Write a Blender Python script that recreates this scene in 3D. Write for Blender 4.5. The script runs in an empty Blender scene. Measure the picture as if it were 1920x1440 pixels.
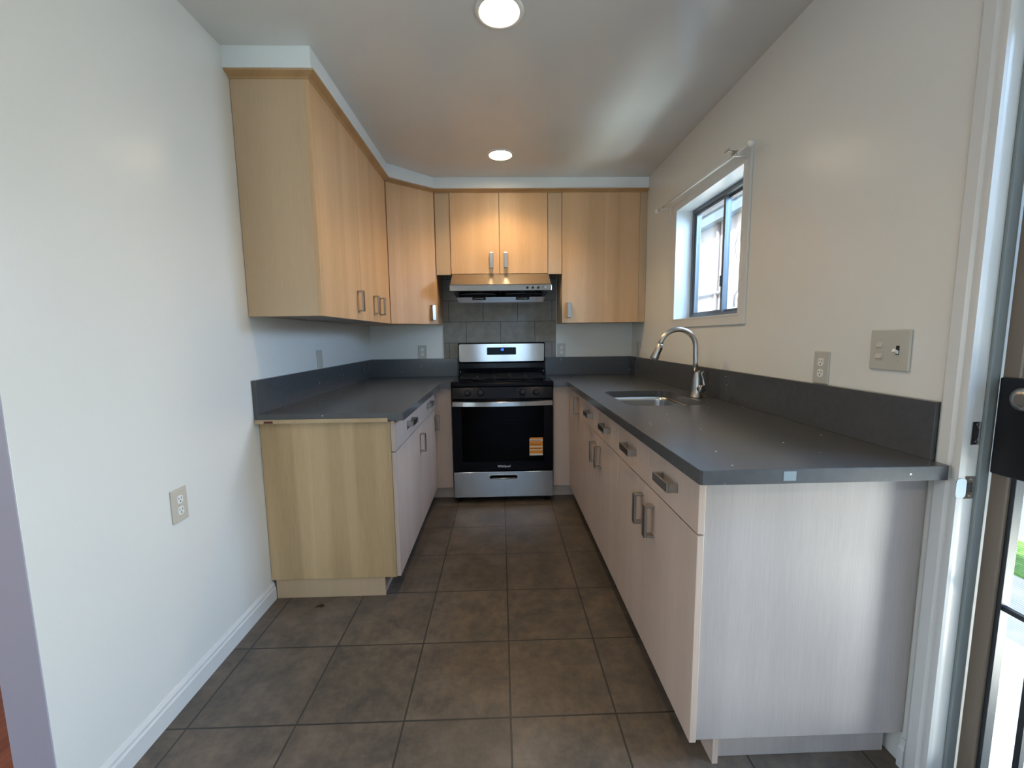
import bpy, bmesh, math, random
from mathutils import Vector, Matrix
random.seed(7)
C = bpy.context.scene.collection
PI = math.pi

# ------------------------------------------------------------------ measurements
XL, XR, YB, ZC = -1.117, 1.145, 3.647, 2.438
YE = 0.957                      # free end of the left wall
CT, CB = 0.914, 0.876           # counter top / underside
UB, UT = 1.352, 2.343           # upper cabinets
SB = 2.355                      # soffit underside

# ------------------------------------------------------------------ materials
def new_mat(name):
    m = bpy.data.materials.new(name); m.use_nodes = True
    nt = m.node_tree; b = nt.nodes['Principled BSDF']
    return m, nt, b
def simple(name, col, rough=.5, metal=0., emit=None, estr=0., spec=None, coat=0.):
    m, nt, b = new_mat(name)
    b.inputs['Base Color'].default_value = (*col, 1); b.inputs['Roughness'].default_value = rough
    b.inputs['Metallic'].default_value = metal
    if spec is not None: b.inputs['Specular IOR Level'].default_value = spec
    if coat: b.inputs['Coat Weight'].default_value = coat
    if emit:
        b.inputs['Emission Color'].default_value = (*emit, 1); b.inputs['Emission Strength'].default_value = estr
    return m
def N(nt, t, **kw):
    n = nt.nodes.new(t)
    for k, v in kw.items(): setattr(n, k, v)
    return n
def pos(nt, scale=(1,1,1), loc=(0,0,0)):
    g = N(nt, 'ShaderNodeNewGeometry'); mp = N(nt, 'ShaderNodeMapping')
    mp.inputs['Scale'].default_value = scale; mp.inputs['Location'].default_value = loc
    nt.links.new(g.outputs['Position'], mp.inputs['Vector']); return mp.outputs['Vector']
def noise(nt, vec, scale, detail=2, rough=.5):
    n = N(nt, 'ShaderNodeTexNoise'); n.inputs['Scale'].default_value = scale
    n.inputs['Detail'].default_value = detail; n.inputs['Roughness'].default_value = rough
    nt.links.new(vec, n.inputs['Vector']); return n.outputs['Fac']
def ramp(nt, fac, stops):
    r = N(nt, 'ShaderNodeValToRGB'); e = r.color_ramp.elements
    e[0].position, e[0].color = stops[0][0], (*stops[0][1], 1)
    e[1].position, e[1].color = stops[-1][0], (*stops[-1][1], 1)
    for p, c in stops[1:-1]:
        x = e.new(p); x.color = (*c, 1)
    nt.links.new(fac, r.inputs['Fac']); return r.outputs['Color']
def mix(nt, fac, a, b, mode='MIX'):
    m = N(nt, 'ShaderNodeMix', data_type='RGBA', blend_type=mode)
    for s, v in ((0, fac), (6, a), (7, b)):
        if isinstance(v, (int, float)): m.inputs[s].default_value = v
        elif isinstance(v, tuple): m.inputs[s].default_value = (*v, 1)
        else: nt.links.new(v, m.inputs[s])
    return m.outputs[2]
def bump(nt, b, h, strength, dist=.002):
    n = N(nt, 'ShaderNodeBump'); n.inputs['Strength'].default_value = strength; n.inputs['Distance'].default_value = dist
    nt.links.new(h, n.inputs['Height']); nt.links.new(n.outputs['Normal'], b.inputs['Normal'])

def paint(name, col, rough, wav=0.):
    m, nt, b = new_mat(name)
    c = ramp(nt, noise(nt, pos(nt), 1.3, 3), [(.3, tuple(x*.96 for x in col)), (.7, col)])
    nt.links.new(c, b.inputs['Base Color']); b.inputs['Roughness'].default_value = rough
    h = noise(nt, pos(nt), 160, 2)
    if wav:
        h2 = noise(nt, pos(nt, (1, .6, 1)), 2.2, 2)
        mm = N(nt, 'ShaderNodeMath', operation='MULTIPLY_ADD'); mm.inputs[1].default_value = wav
        nt.links.new(h2, mm.inputs[0]); nt.links.new(h, mm.inputs[2]); h = mm.outputs[0]
    bump(nt, b, h, .35, .0006)
    return m
M = {}
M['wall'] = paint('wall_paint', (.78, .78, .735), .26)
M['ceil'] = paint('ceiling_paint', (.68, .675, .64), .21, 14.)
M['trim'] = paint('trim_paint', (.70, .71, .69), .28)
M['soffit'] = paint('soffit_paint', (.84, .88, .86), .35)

def wood(name, a, b_, stripe, rough=.42, amt=1.):
    m, nt, b = new_mat(name)
    g = N(nt, 'ShaderNodeNewGeometry'); sp = N(nt, 'ShaderNodeSeparateXYZ'); nt.links.new(g.outputs['Position'], sp.inputs[0])
    ad = N(nt, 'ShaderNodeMath', operation='ADD'); nt.links.new(sp.outputs[0], ad.inputs[0]); nt.links.new(sp.outputs[1], ad.inputs[1])
    cb = N(nt, 'ShaderNodeCombineXYZ'); nt.links.new(ad.outputs[0], cb.inputs[0]); nt.links.new(sp.outputs[2], cb.inputs[2])
    def mp(s):
        x = N(nt, 'ShaderNodeMapping'); x.inputs['Scale'].default_value = s; nt.links.new(cb.outputs[0], x.inputs['Vector']); return x.outputs[0]
    st = noise(nt, mp((1, 1, .06)), 11, 1.5, .5)
    pl = N(nt, 'ShaderNodeTexVoronoi', feature='SMOOTH_F1'); pl.inputs['Scale'].default_value = 12; pl.inputs['Smoothness'].default_value = .25
    nt.links.new(mp((1, 1, .02)), pl.inputs['Vector'])
    sepc = N(nt, 'ShaderNodeSeparateColor'); nt.links.new(pl.outputs['Color'], sepc.inputs[0])
    c1 = ramp(nt, st, [(.40, a), (.60, b_)])
    c2 = mix(nt, sepc.outputs[0], tuple(x*(1-stripe) for x in a), b_)
    c = mix(nt, .5*amt, c1, c2)
    gr = noise(nt, mp((1, 1, .03)), 260, 3, .6)
    c = mix(nt, .16, c, ramp(nt, gr, [(.35, tuple(x*.6 for x in a)), (.65, b_)]))
    nt.links.new(c, b.inputs['Base Color']); b.inputs['Roughness'].default_value = rough
    bump(nt, b, gr, .12, .0005)
    return m
M['maple'] = wood('maple_upper', (.62, .39, .20), (.72, .47, .26), .14)
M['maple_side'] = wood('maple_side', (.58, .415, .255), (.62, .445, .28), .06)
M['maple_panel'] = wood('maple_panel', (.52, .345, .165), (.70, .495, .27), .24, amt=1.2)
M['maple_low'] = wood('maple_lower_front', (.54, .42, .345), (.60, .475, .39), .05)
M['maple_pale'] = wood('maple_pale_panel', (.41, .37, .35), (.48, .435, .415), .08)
M['crown'] = wood('crown_wood', (.42, .25, .11), (.50, .31, .14), .05, rough=.35)
M['raw'] = wood('raw_edge', (.50, .36, .20), (.58, .42, .25), .1, rough=.7)
M['carcass'] = wood('carcass_gap_shade', (.22, .15, .09), (.27, .19, .12), .05)  # darker than the wood, to put the shade of door gaps into colour
M['cavity'] = simple('dark_gap', (.02, .015, .012), .9)

def quartz():
    m, nt, b = new_mat('grey_quartz')
    f = noise(nt, pos(nt), 45, 3, .6)
    c = ramp(nt, f, [(.3, (.068, .071, .075)), (.7, (.080, .083, .087))])
    v = N(nt, 'ShaderNodeTexVoronoi', feature='F1'); v.inputs['Scale'].default_value = 16
    nt.links.new(pos(nt), v.inputs['Vector'])
    sp = N(nt, 'ShaderNodeMath', operation='LESS_THAN'); sp.inputs[1].default_value = .042
    nt.links.new(v.outputs['Distance'], sp.inputs[0])
    nt.links.new(mix(nt, sp.outputs[0], c, (.95, .95, .92)), b.inputs['Base Color'])
    b.inputs['Roughness'].default_value = .24
    return m
M['quartz'] = quartz()

GP = .3503
def floor_mat():
    m, nt, b = new_mat('floor_tile')
    v = pos(nt, loc=(-.0154 + 20*GP, -1.2508 + 20*GP, 0))
    br = N(nt, 'ShaderNodeTexBrick', offset=0., squash=1.); nt.links.new(v, br.inputs['Vector'])
    br.inputs['Scale'].default_value = 1; br.inputs['Brick Width'].default_value = GP; br.inputs['Row Height'].default_value = GP
    br.inputs['Mortar Size'].default_value = .0035; br.inputs['Mortar Smooth'].default_value = .3; br.inputs['Bias'].default_value = 0
    br.inputs['Color1'].default_value = (.80, .80, .80, 1); br.inputs['Color2'].default_value = (1.02, 1.0, .97, 1); br.inputs['Mortar'].default_value = (1, 1, 1, 1)
    n1 = noise(nt, pos(nt), 7, 6, .62); n2 = noise(nt, pos(nt, loc=(3, 5, 0)), 26, 5, .7)
    c = ramp(nt, n1, [(.36, (.070, .062, .052)), (.5, (.115, .092, .072)), (.64, (.165, .130, .100))])
    c = mix(nt, .35, c, ramp(nt, n2, [(.38, (.055, .055, .052)), (.62, (.19, .145, .108))]))
    c = mix(nt, 1., c, br.outputs['Color'], 'MULTIPLY')
    c = mix(nt, br.outputs['Fac'], c, (.030, .030, .027))
    nt.links.new(c, b.inputs['Base Color'])
    r = ramp(nt, n2, [(.3, (.30,)*3), (.7, (.48,)*3)]); nt.links.new(r, b.inputs['Roughness'])
    h = N(nt, 'ShaderNodeMath', operation='MULTIPLY_ADD'); h.inputs[1].default_value = -1.5
    nt.links.new(br.outputs['Fac'], h.inputs[0]); nt.links.new(n2, h.inputs[2])
    bump(nt, b, h.outputs[0], .35, .002)
    return m
M['floor'] = floor_mat()

def splash_mat():
    m, nt, b = new_mat('wall_tile')
    g = N(nt, 'ShaderNodeNewGeometry'); sp = N(nt, 'ShaderNodeSeparateXYZ'); nt.links.new(g.outputs['Position'], sp.inputs[0])
    cb = N(nt, 'ShaderNodeCombineXYZ')
    ax = N(nt, 'ShaderNodeMath', operation='ADD'); ax.inputs[1].default_value = -.003 + .2955*10
    az = N(nt, 'ShaderNodeMath', operation='ADD'); az.inputs[1].default_value = -1.379 + .1785*8
    nt.links.new(sp.outputs[0], ax.inputs[0]); nt.links.new(sp.outputs[2], az.inputs[0])
    nt.links.new(ax.outputs[0], cb.inputs[0]); nt.links.new(az.outputs[0], cb.inputs[1])
    br = N(nt, 'ShaderNodeTexBrick', offset=.5, squash=1.); nt.links.new(cb.outputs[0], br.inputs['Vector'])
    br.inputs['Scale'].default_value = 1; br.inputs['Brick Width'].default_value = .2955; br.inputs['Row Height'].default_value = .1785
    br.inputs['Mortar Size'].default_value = .0022; br.inputs['Mortar Smooth'].default_value = .2
    br.inputs['Color1'].default_value = (.9, .9, .9, 1); br.inputs['Color2'].default_value = (1.05, 1.05, 1.05, 1); br.inputs['Mortar'].default_value = (1,1,1,1)
    c = ramp(nt, noise(nt, pos(nt), 14, 5, .65), [(.3, (.19, .172, .145)), (.7, (.275, .248, .21))])
    c = mix(nt, 1., c, br.outputs['Color'], 'MULTIPLY')
    c = mix(nt, br.outputs['Fac'], c, (.035, .032, .03))
    nt.links.new(c, b.inputs['Base Color']); b.inputs['Roughness'].default_value = .45
    return m
M['splash'] = splash_mat()

def brushed(name, col=(.55, .55, .56), rough=.28, smear=None):
    m, nt, b = new_mat(name)
    b.inputs['Base Color'].default_value = (*col, 1); b.inputs['Metallic'].default_value = 1
    f = noise(nt, pos(nt), 7, 2)
    nt.links.new(ramp(nt, f, [(.3, (rough*.95,)*3), (.7, (rough*1.05,)*3)]), b.inputs['Roughness'])
    if smear:
        b.inputs['Anisotropic'].default_value = .9
        v = N(nt, 'ShaderNodeCombineXYZ')
        for k in range(3): v.inputs[k].default_value = smear[k]
        nt.links.new(v.outputs[0], b.inputs['Tangent'])
    return m
M['steel'] = brushed('brushed_steel', (.55, .55, .56), .17, (0, 0, 1))
M['steel_sink'] = brushed('sink_steel', (.55, .54, .52), .24)
M['chrome'] = simple('polished_steel', (.72, .72, .72), .09, 1)
M['nickel'] = brushed('satin_nickel', (.42, .40, .37), .30)
M['faucet'] = brushed('faucet_nickel', (.46, .45, .43), .30)
M['black'] = simple('black_enamel', (.003, .003, .005), .14, spec=.16)
M['iron'] = simple('cast_iron', (.005, .005, .006), .5, spec=.2)
M['blackp'] = simple('black_plastic', (.008, .008, .010), .35, spec=.3)
M['display'] = simple('display_glass', (.002, .002, .005), .1, spec=.1)
M['digit'] = simple('blue_digit', (.0, .05, .4), .4, emit=(.02, .12, 1.), estr=4)
M['logo'] = simple('pale_lettering', (.55, .56, .58), .35)
M['orange'] = simple('orange_sticker', (.80, .30, .03), .5)
M['white'] = simple('white_sticker', (.75, .68, .58), .5)
M['almond'] = simple('almond_plastic', (.56, .52, .43), .35)
M['wplate'] = simple('pale_plastic', (.50, .49, .43), .35)
M['wplastic'] = simple('white_plastic', (.8, .8, .76), .35)
M['slot'] = simple('dark_slot', (.02, .02, .02), .6)
M['wmetal'] = simple('white_enamel_metal', (.78, .78, .74), .25)
M['alu'] = simple('aluminium_frame', (.16, .17, .18), .4, .6)
M['bronze'] = simple('taupe_door_paint', (.20, .155, .115), .35)
M['tube'] = simple('dark_steel_tube', (.02, .025, .03), .4)
M['lamp'] = simple('lamp_lens', (1, 1, 1), .4, emit=(1., .80, .54), estr=50)
M['redwood'] = None
M['leaf'] = simple('dry_leaf', (.05, .018, .008), .7)
M['edge_patch'] = simple('pale_edge_patch', (.20, .26, .29), .4)
M['stain'] = simple('dark_stain', (.10, .02, .012), .7)

def glass_mat(name, tint, refl=.08, rough=0.):
    m = bpy.data.materials.new(name); m.use_nodes = True; nt = m.node_tree; nt.nodes.clear()
    o = N(nt, 'ShaderNodeOutputMaterial'); t = N(nt, 'ShaderNodeBsdfTransparent'); g = N(nt, 'ShaderNodeBsdfGlossy'); mx = N(nt, 'ShaderNodeMixShader')
    t.inputs[0].default_value = (*tint, 1); g.inputs['Roughness'].default_value = rough
    lw = N(nt, 'ShaderNodeLayerWeight'); lw.inputs[0].default_value = .12
    mu = N(nt, 'ShaderNodeMath', operation='MULTIPLY_ADD'); mu.inputs[1].default_value = .6; mu.inputs[2].default_value = refl
    nt.links.new(lw.outputs['Fresnel'], mu.inputs[0]); nt.links.new(mu.outputs[0], mx.inputs[0])
    nt.links.new(t.outputs[0], mx.inputs[1]); nt.links.new(g.outputs[0], mx.inputs[2]); nt.links.new(mx.outputs[0], o.inputs[0])
    return m
M['glass'] = glass_mat('window_glass', (.93, .97, 1.), .03)
M['oven_glass'] = glass_mat('oven_glass', (.22, .22, .26), .006, .02)
M['oven_in'] = simple('oven_cavity', (.03, .035, .05), .5)
M['rack'] = simple('oven_rack', (.5, .5, .52), .3, .8)
def mesh_mat():
    m = bpy.data.materials.new('insect_screen'); m.use_nodes = True; nt = m.node_tree; nt.nodes.clear()
    o = N(nt, 'ShaderNodeOutputMaterial'); t = N(nt, 'ShaderNodeBsdfTransparent'); d = N(nt, 'ShaderNodeBsdfDiffuse'); mx = N(nt, 'ShaderNodeMixShader')
    d.inputs[0].default_value = (.10, .14, .17, 1)
    w = N(nt, 'ShaderNodeTexWave', wave_type='BANDS', bands_direction='Z'); w.inputs['Scale'].default_value = 60
    nt.links.new(pos(nt), w.inputs['Vector'])
    mr = N(nt, 'ShaderNodeMapRange'); mr.inputs[3].default_value = .08; mr.inputs[4].default_value = .30
    nt.links.new(w.outputs['Fac'], mr.inputs[0]); nt.links.new(mr.outputs[0], mx.inputs[0])
    nt.links.new(t.outputs[0], mx.inputs[1]); nt.links.new(d.outputs[0], mx.inputs[2]); nt.links.new(mx.outputs[0], o.inputs[0])
    return m
M['mesh'] = mesh_mat()
def noisy(name, a, b_, scale, rough=.8):
    m, nt, b = new_mat(name)
    nt.links.new(ramp(nt, noise(nt, pos(nt), scale, 4, .6), [(.35, a), (.65, b_)]), b.inputs['Base Color'])
    b.inputs['Roughness'].default_value = rough
    return m
M['concrete'] = noisy('concrete', (.42, .41, .39), (.55, .54, .51), 5)
M['grass'] = noisy('lawn', (.05, .14, .02), (.12, .26, .05), 30)
M['stucco'] = noisy('neighbour_stucco', (.66, .60, .54), (.72, .66, .60), 20)
M['fascia'] = simple('fascia_paint', (.22, .30, .36), .6)
M['roof'] = noisy('roofing', (.30, .32, .34), (.42, .44, .46), 18)
M['pipe'] = simple('painted_pipe', (.30, .30, .33), .5)
def plank():
    m, nt, b = new_mat('red_plank_floor')
    c = ramp(nt, noise(nt, pos(nt, (12, 1, 1)), 3, 4), [(.3, (.20, .055, .03)), (.7, (.34, .11, .06))])
    nt.links.new(c, b.inputs['Base Color']); b.inputs['Roughness'].default_value = .22
    return m
M['redwood'] = plank()

# ------------------------------------------------------------------ geometry helpers
class MB:
    def __init__(s): s.bm = bmesh.new()
    def box(s, x0, x1, y0, y1, z0, z1):
        v = [s.bm.verts.new((x, y, z)) for x in (x0, x1) for y in (y0, y1) for z in (z0, z1)]
        for f in ((0,1,3,2),(4,6,7,5),(0,4,5,1),(2,3,7,6),(0,2,6,4),(1,5,7,3)): s.bm.faces.new([v[i] for i in f])
        return s
    def obox(s, c, ux, uy, uz):      # centre and three half-axis vectors
        c, ux, uy, uz = map(Vector, (c, ux, uy, uz))
        v = [s.bm.verts.new(c + a*ux + b*uy + d*uz) for a in (-1, 1) for b in (-1, 1) for d in (-1, 1)]
        for f in ((0,1,3,2),(4,6,7,5),(0,4,5,1),(2,3,7,6),(0,2,6,4),(1,5,7,3)): s.bm.faces.new([v[i] for i in f])
        return s
    def prism(s, poly, a0, a1, axis='Z', holes=()):
        def P(p, a):
            return {'Z': (p[0], p[1], a), 'X': (a, p[0], p[1]), 'Y': (p[0], a, p[1])}[axis]
        bm = bmesh.new(); edges = []
        for loop in (poly, *holes):
            vs = [bm.verts.new(P(p, a0)) for p in loop]
            edges += [bm.edges.new((vs[i], vs[(i+1) % len(vs)])) for i in range(len(vs))]
        if holes:
            bmesh.ops.triangle_fill(bm, use_beauty=True, edges=edges)
        else:
            bm.faces.new(list(bm.verts))
        ex = bmesh.ops.extrude_face_region(bm, geom=list(bm.faces))
        d = Vector(P((0, 0), a1)) - Vector(P((0, 0), a0))
        bmesh.ops.translate(bm, verts=[g for g in ex['geom'] if isinstance(g, bmesh.types.BMVert)], vec=d)
        bmesh.ops.recalc_face_normals(bm, faces=list(bm.faces))
        me = bpy.data.meshes.new('t'); bm.to_mesh(me); bm.free(); s.bm.from_mesh(me); bpy.data.meshes.remove(me)
        return s
    def tube(s, pts, r, n=14, cap=True):
        pts = [Vector(p) for p in pts]; rs = r if isinstance(r, (list, tuple)) else [r]*len(pts)
        rings = []; up = None
        for i, p in enumerate(pts):
            t = (pts[min(i+1, len(pts)-1)] - pts[max(i-1, 0)]).normalized()
            if up is None: up = t.orthogonal().normalized()
            up = (up - t*up.dot(t)); up = up.normalized() if up.length > 1e-6 else t.orthogonal().normalized()
            w = t.cross(up)
            rings.append([s.bm.verts.new(p + rs[i]*(math.cos(2*PI*k/n)*up + math.sin(2*PI*k/n)*w)) for k in range(n)])
        for a, b in zip(rings, rings[1:]):
            for k in range(n):
                f = s.bm.faces.new((a[k], a[(k+1) % n], b[(k+1) % n], b[k])); f.smooth = True
        if cap:
            s.bm.faces.new(list(reversed(rings[0]))); s.bm.faces.new(rings[-1])
        return s
    def ball(s, c, r, sc=(1, 1, 1), n=14):
        m = Matrix.Translation(c) @ Matrix.Diagonal((r*sc[0], r*sc[1], r*sc[2], 1))
        g = bmesh.ops.create_uvsphere(s.bm, u_segments=n, v_segments=n//2+1, radius=1, matrix=m)
        for v in g['verts']:
            for f in v.link_faces: f.smooth = True
        return s
def rrect(x0, x1, y0, y1, r, n=6):
    p = []
    for cx, cy, a in ((x1-r, y1-r, 0), (x0+r, y1-r, 90), (x0+r, y0+r, 180), (x1-r, y0+r, 270)):
        for k in range(n+1):
            t = math.radians(a + 90*k/n); p.append((cx + r*math.cos(t), cy + r*math.sin(t)))
    return p
def rect(x0, x1, y0, y1): return [(x0, y0), (x1, y0), (x1, y1), (x0, y1)]

def root_of(o):
    while o.parent: o = o.parent
    return o
def obj(name, mb, mat, parent=None, bevel=0., loc=None):
    bm = mb.bm
    bmesh.ops.recalc_face_normals(bm, faces=list(bm.faces))
    off = root_of(parent).location.copy() if parent else Vector(loc or (0, 0, 0))
    bmesh.ops.translate(bm, verts=list(bm.verts), vec=-off)
    me = bpy.data.meshes.new(name); bm.to_mesh(me); bm.free(); me.materials.append(mat)
    o = bpy.data.objects.new(name, me); C.objects.link(o)
    if parent: o.parent = parent
    else: o.location = off
    if bevel:
        b = o.modifiers.new('bevel', 'BEVEL'); b.width = bevel; b.segments = 2; b.limit_method = 'ANGLE'; b.angle_limit = math.radians(50)
    return o
def thing(name, loc, label, cat, group=None):
    o = bpy.data.objects.new(name, None); C.objects.link(o); o.location = loc; o.empty_display_size = .1
    return tag(o, label, cat, group)
def tag(o, label, cat, group=None, kind=None):
    o['label'] = label; o['category'] = cat
    if group: o['group'] = group
    if kind: o['kind'] = kind
    return o
def struct(o, label, cat): return tag(o, label, cat, kind='structure')
def sthing(name, loc, label, cat): return tag(thing(name, loc, label, cat), label, cat, kind='structure')
def text(name, body, size, loc, parent, mat, rot=(PI/2, 0, 0), bold=0.):
    cu = bpy.data.curves.new(name, 'FONT'); cu.body = body; cu.size = size; cu.align_x = 'CENTER'; cu.align_y = 'CENTER'; cu.extrude = .0004; cu.offset = bold
    t = bpy.data.objects.new(name, cu); C.objects.link(t); bpy.context.view_layer.update()
    me = bpy.data.meshes.new_from_object(t.evaluated_get(bpy.context.evaluated_depsgraph_get()))
    bpy.data.objects.remove(t)
    off = root_of(parent).location
    me.transform(Matrix.Translation(Vector(loc) - off) @ Matrix.Rotation(rot[2], 4, 'Z') @ Matrix.Rotation(rot[0], 4, 'X'))
    me.materials.clear(); me.materials.append(mat)
    o = bpy.data.objects.new(name, me); C.objects.link(o); o.parent = parent
    return o

def handle(parent, c, along, out, L=.114, w=.028, so=.034, th=.008, name='handle', mat=None):
    """flat rectangular loop pull; c = centre on the door face"""
    c, a, o = Vector(c), Vector(along), Vector(out); s = a.cross(o)
    m = MB()
    m.obox(c + o*(so - th/2), a*L/2, s*w/2, o*th/2)
    for k in (-1, 1): m.obox(c + a*k*(L/2 - th/2) + o*(so - th)/2, a*th/2, s*w/2, o*(so - th)/2)
    h = obj(name, m, mat or M['nickel'], parent, .0018)
    return h
def slab(name, parent, x0, x1, y0, y1, z0, z1, mat, bevel=.0015):
    return obj(name, MB().box(x0, x1, y0, y1, z0, z1), mat, parent, bevel)

# ------------------------------------------------------------------ setting
T = .15
o = obj('floor', MB().box(XL - .10, XR + T, -3.6, YB, -.05, 0), M['floor']); struct(o, 'brown mottled square tile floor with dark grout', 'floor')
o = obj('floor_adjacent', MB().box(-4.3, XL - .10, -3.6, 3.2, -.05, 0), M['redwood']); o.name = 'floor_left'
struct(o, 'reddish wood floor beyond the end of the left wall', 'floor')
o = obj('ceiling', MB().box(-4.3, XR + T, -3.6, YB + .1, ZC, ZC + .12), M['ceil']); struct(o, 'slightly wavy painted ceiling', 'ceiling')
o = obj('wall_back', MB().box(XL - .1, XR + T, YB, YB + .1, 0, ZC), M['wall']); struct(o, 'painted back wall behind the range', 'wall')
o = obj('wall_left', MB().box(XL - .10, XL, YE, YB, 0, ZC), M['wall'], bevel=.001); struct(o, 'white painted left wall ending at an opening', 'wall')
o = obj('wall_end_shade', MB().box(XL - .0995, XL - .0005, YE - .003, YE, 0, ZC), simple('end_cap_shade', (.40, .39, .46), .35)); struct(o, 'end face of the left wall, its shade painted lavender grey', 'trim')  # thin cap carrying the wall end's shade in its colour
WY0, WY1, WZ0, WZ1 = 1.992, 2.744, 1.342, 2.034
DY0, DY1, DZ = .10, .992, 2.06
wr = MB().prism(rect(-3.6, YB, 0, ZC), XR, XR + T, 'X', holes=[rect(WY0, WY1, WZ0, WZ1), rect(DY0, DY1, .002, DZ)])
o = obj('wall_right', wr, M['wall']); struct(o, 'painted right wall with small window and exterior door', 'wall')
RW = rect(-.55, .75, .35, 2.05)
o = obj('wall_rear', MB().prism(rect(-4.3, XR + T, 0, ZC), -3.7, -3.6, 'Y', holes=[RW, rect(-2.9, -1.25, .35, 2.15)]), M['wall']); struct(o, 'wall behind the camera with a two pane window', 'wall')
o = obj('wall_far', MB().prism(rect(-3.7, 3.2, 0, ZC), -4.4, -4.3, 'X', holes=[rect(-.6, 1.2, .5, 2.1)]), M['wall']); o.name = 'wall_far_left'; struct(o, 'far wall of the adjacent room', 'wall')
o = obj('wall_adjacent', MB().box(-4.3, XL - .1, 3.2, 3.3, 0, ZC), M['wall']); o.name = 'wall_far_back'; struct(o, 'end wall of the adjacent room', 'wall')
def window_frame(name, label, x0, x1, z0, z1, y, axis='Y'):
    t = sthing(name, (0, 0, 0), label, 'window')
    a, b, c = x0, x1, (x0 + x1)/2
    def fr(lo, hi): return MB().prism(rect(lo, hi, z0, z1), y, y + .04, axis, holes=[rect(lo + .03, hi - .03, z0 + .03, z1 - .03)])
    obj('sash', fr(a, c), M['alu'], t); obj('sash', fr(c, b), M['alu'], t)
    obj('pane', MB().prism(rect(a + .03, c - .03, z0 + .03, z1 - .03), y + .018, y + .022, axis), M['glass'], t)
    obj('pane', MB().prism(rect(c + .03, b - .03, z0 + .03, z1 - .03), y + .018, y + .022, axis), M['glass'], t)
window_frame('window_2', 'two pane window behind the camera', -.55, .75, .35, 2.05, -3.67)
window_frame('added_window', 'added window at the left of the wall behind the camera', -2.9, -1.25, .35, 2.15, -3.67)  # unseen window, added to let fill light in from the left
window_frame('window_3', 'window of the adjacent room', -.6, 1.2, .5, 2.1, -4.37, 'X')

# baseboards
def base_profile(): return [(0, 0), (.014, 0), (.014, .058), (.010, .064), (.010, .074), (.004, .084), (0, .086)]
def baseboard(name, y0, y1, side, label):
    p = [((XL + a) if side < 0 else (XR - a), z) for a, z in base_profile()]
    m = MB().prism(p, y0, y1, 'Y'); o = obj(name, m, M['trim']); struct(o, label, 'baseboard')
baseboard('baseboard_left', YE, 1.935, -1, 'white moulded baseboard along the left wall')
baseboard('baseboard_right', 1.040, 1.056, 1, 'short end of white baseboard beside the door casing')

# soffit (bulkhead over the upper cabinets)
SX, SYN, SYC, SXC, SYB = -.760, 1.873, 3.035, -.487, 3.296
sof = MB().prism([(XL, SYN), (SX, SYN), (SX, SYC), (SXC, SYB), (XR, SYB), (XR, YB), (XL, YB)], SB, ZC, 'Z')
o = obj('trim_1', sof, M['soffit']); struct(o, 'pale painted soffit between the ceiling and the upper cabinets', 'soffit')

# tile panel behind the range
o = obj('tile_backsplash', MB().box(-.489, .480, YB - .0095, YB - .0005, CT + .0005, 1.80), M['splash'])
tag(o, 'grey brown rectangular tiles in running bond behind the range', 'backsplash')

# ------------------------------------------------------------------ upper cabinets
UX, UYN, UYC, UYF = -.789, 1.912, 3.080, 3.316      # door face planes
UXC = -.487
D = .019
def up_left(y0, y1, splits, hs, label, end=False):
    t = thing('wall_cabinet', ((XL + UX)/2, (y0 + y1)/2, UB), label, 'cabinet')
    obj('carcass', MB().box(XL + .002, UX - D - .001, y0 + (.002 if not end else .018), y1 - .001, UB + .004, UT), M['carcass'], t)
    if end: slab('side_panel', t, XL + .002, UX - D + .001, y0, y0 + .017, UB, UT, M['maple_side'])
    for (a, b), hy in zip(splits, hs):
        d = slab('door', t, UX - D, UX, a + .0012, b - .0012, UB, UT - .003, M['maple'])
        handle(d, (UX, hy, 1.457), (0, 0, 1), (1, 0, 0))
up_left(UYN, 2.455, [(UYN, 2.455)], [2.395], 'tall single door maple wall cabinet at the left, nearest its free end', end=True)
up_left(2.457, 3.075, [(2.457, 2.762), (2.762, 3.075)], [2.69, 2.825], 'double door maple wall cabinet on the left wall beside the diagonal corner')
# diagonal corner cabinet
t = thing('corner_wall_cabinet', (-.85, 3.35, UB), 'maple corner wall cabinet with one diagonal door', 'cabinet')
dv = Vector((UXC - UX, UYF - UYC, 0)); dl = dv.length; dv.normalize(); nv = Vector((dv.y, -dv.x, 0))
ip = lambda p: (p[0] - nv.x*(D + .001), p[1] - nv.y*(D + .001))
a0, a1 = ip((UX, UYC)), ip((UXC, UYF))
obj('carcass', MB().prism([(XL + .002, 3.078), (UX - D, 3.078), a0, a1, (UXC, a1[1] + .012), (UXC, YB - .002), (XL + .002, YB - .002)], UB + .004, UT), M['maple'], t)
mid = Vector((UX, UYC, 0)) + dv*dl/2 - nv*D/2
d = obj('door', MB().obox((mid.x, mid.y, (UB + UT)/2 - .001), dv*(dl/2 - .003), nv*D/2, (0, 0, (UT - UB)/2 - .002)), M['maple'], t, .0015)
hc = Vector((UX, UYC, 1.44)) + dv*(dl - .045)
handle(d, hc, (0, 0, 1), nv)
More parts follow.
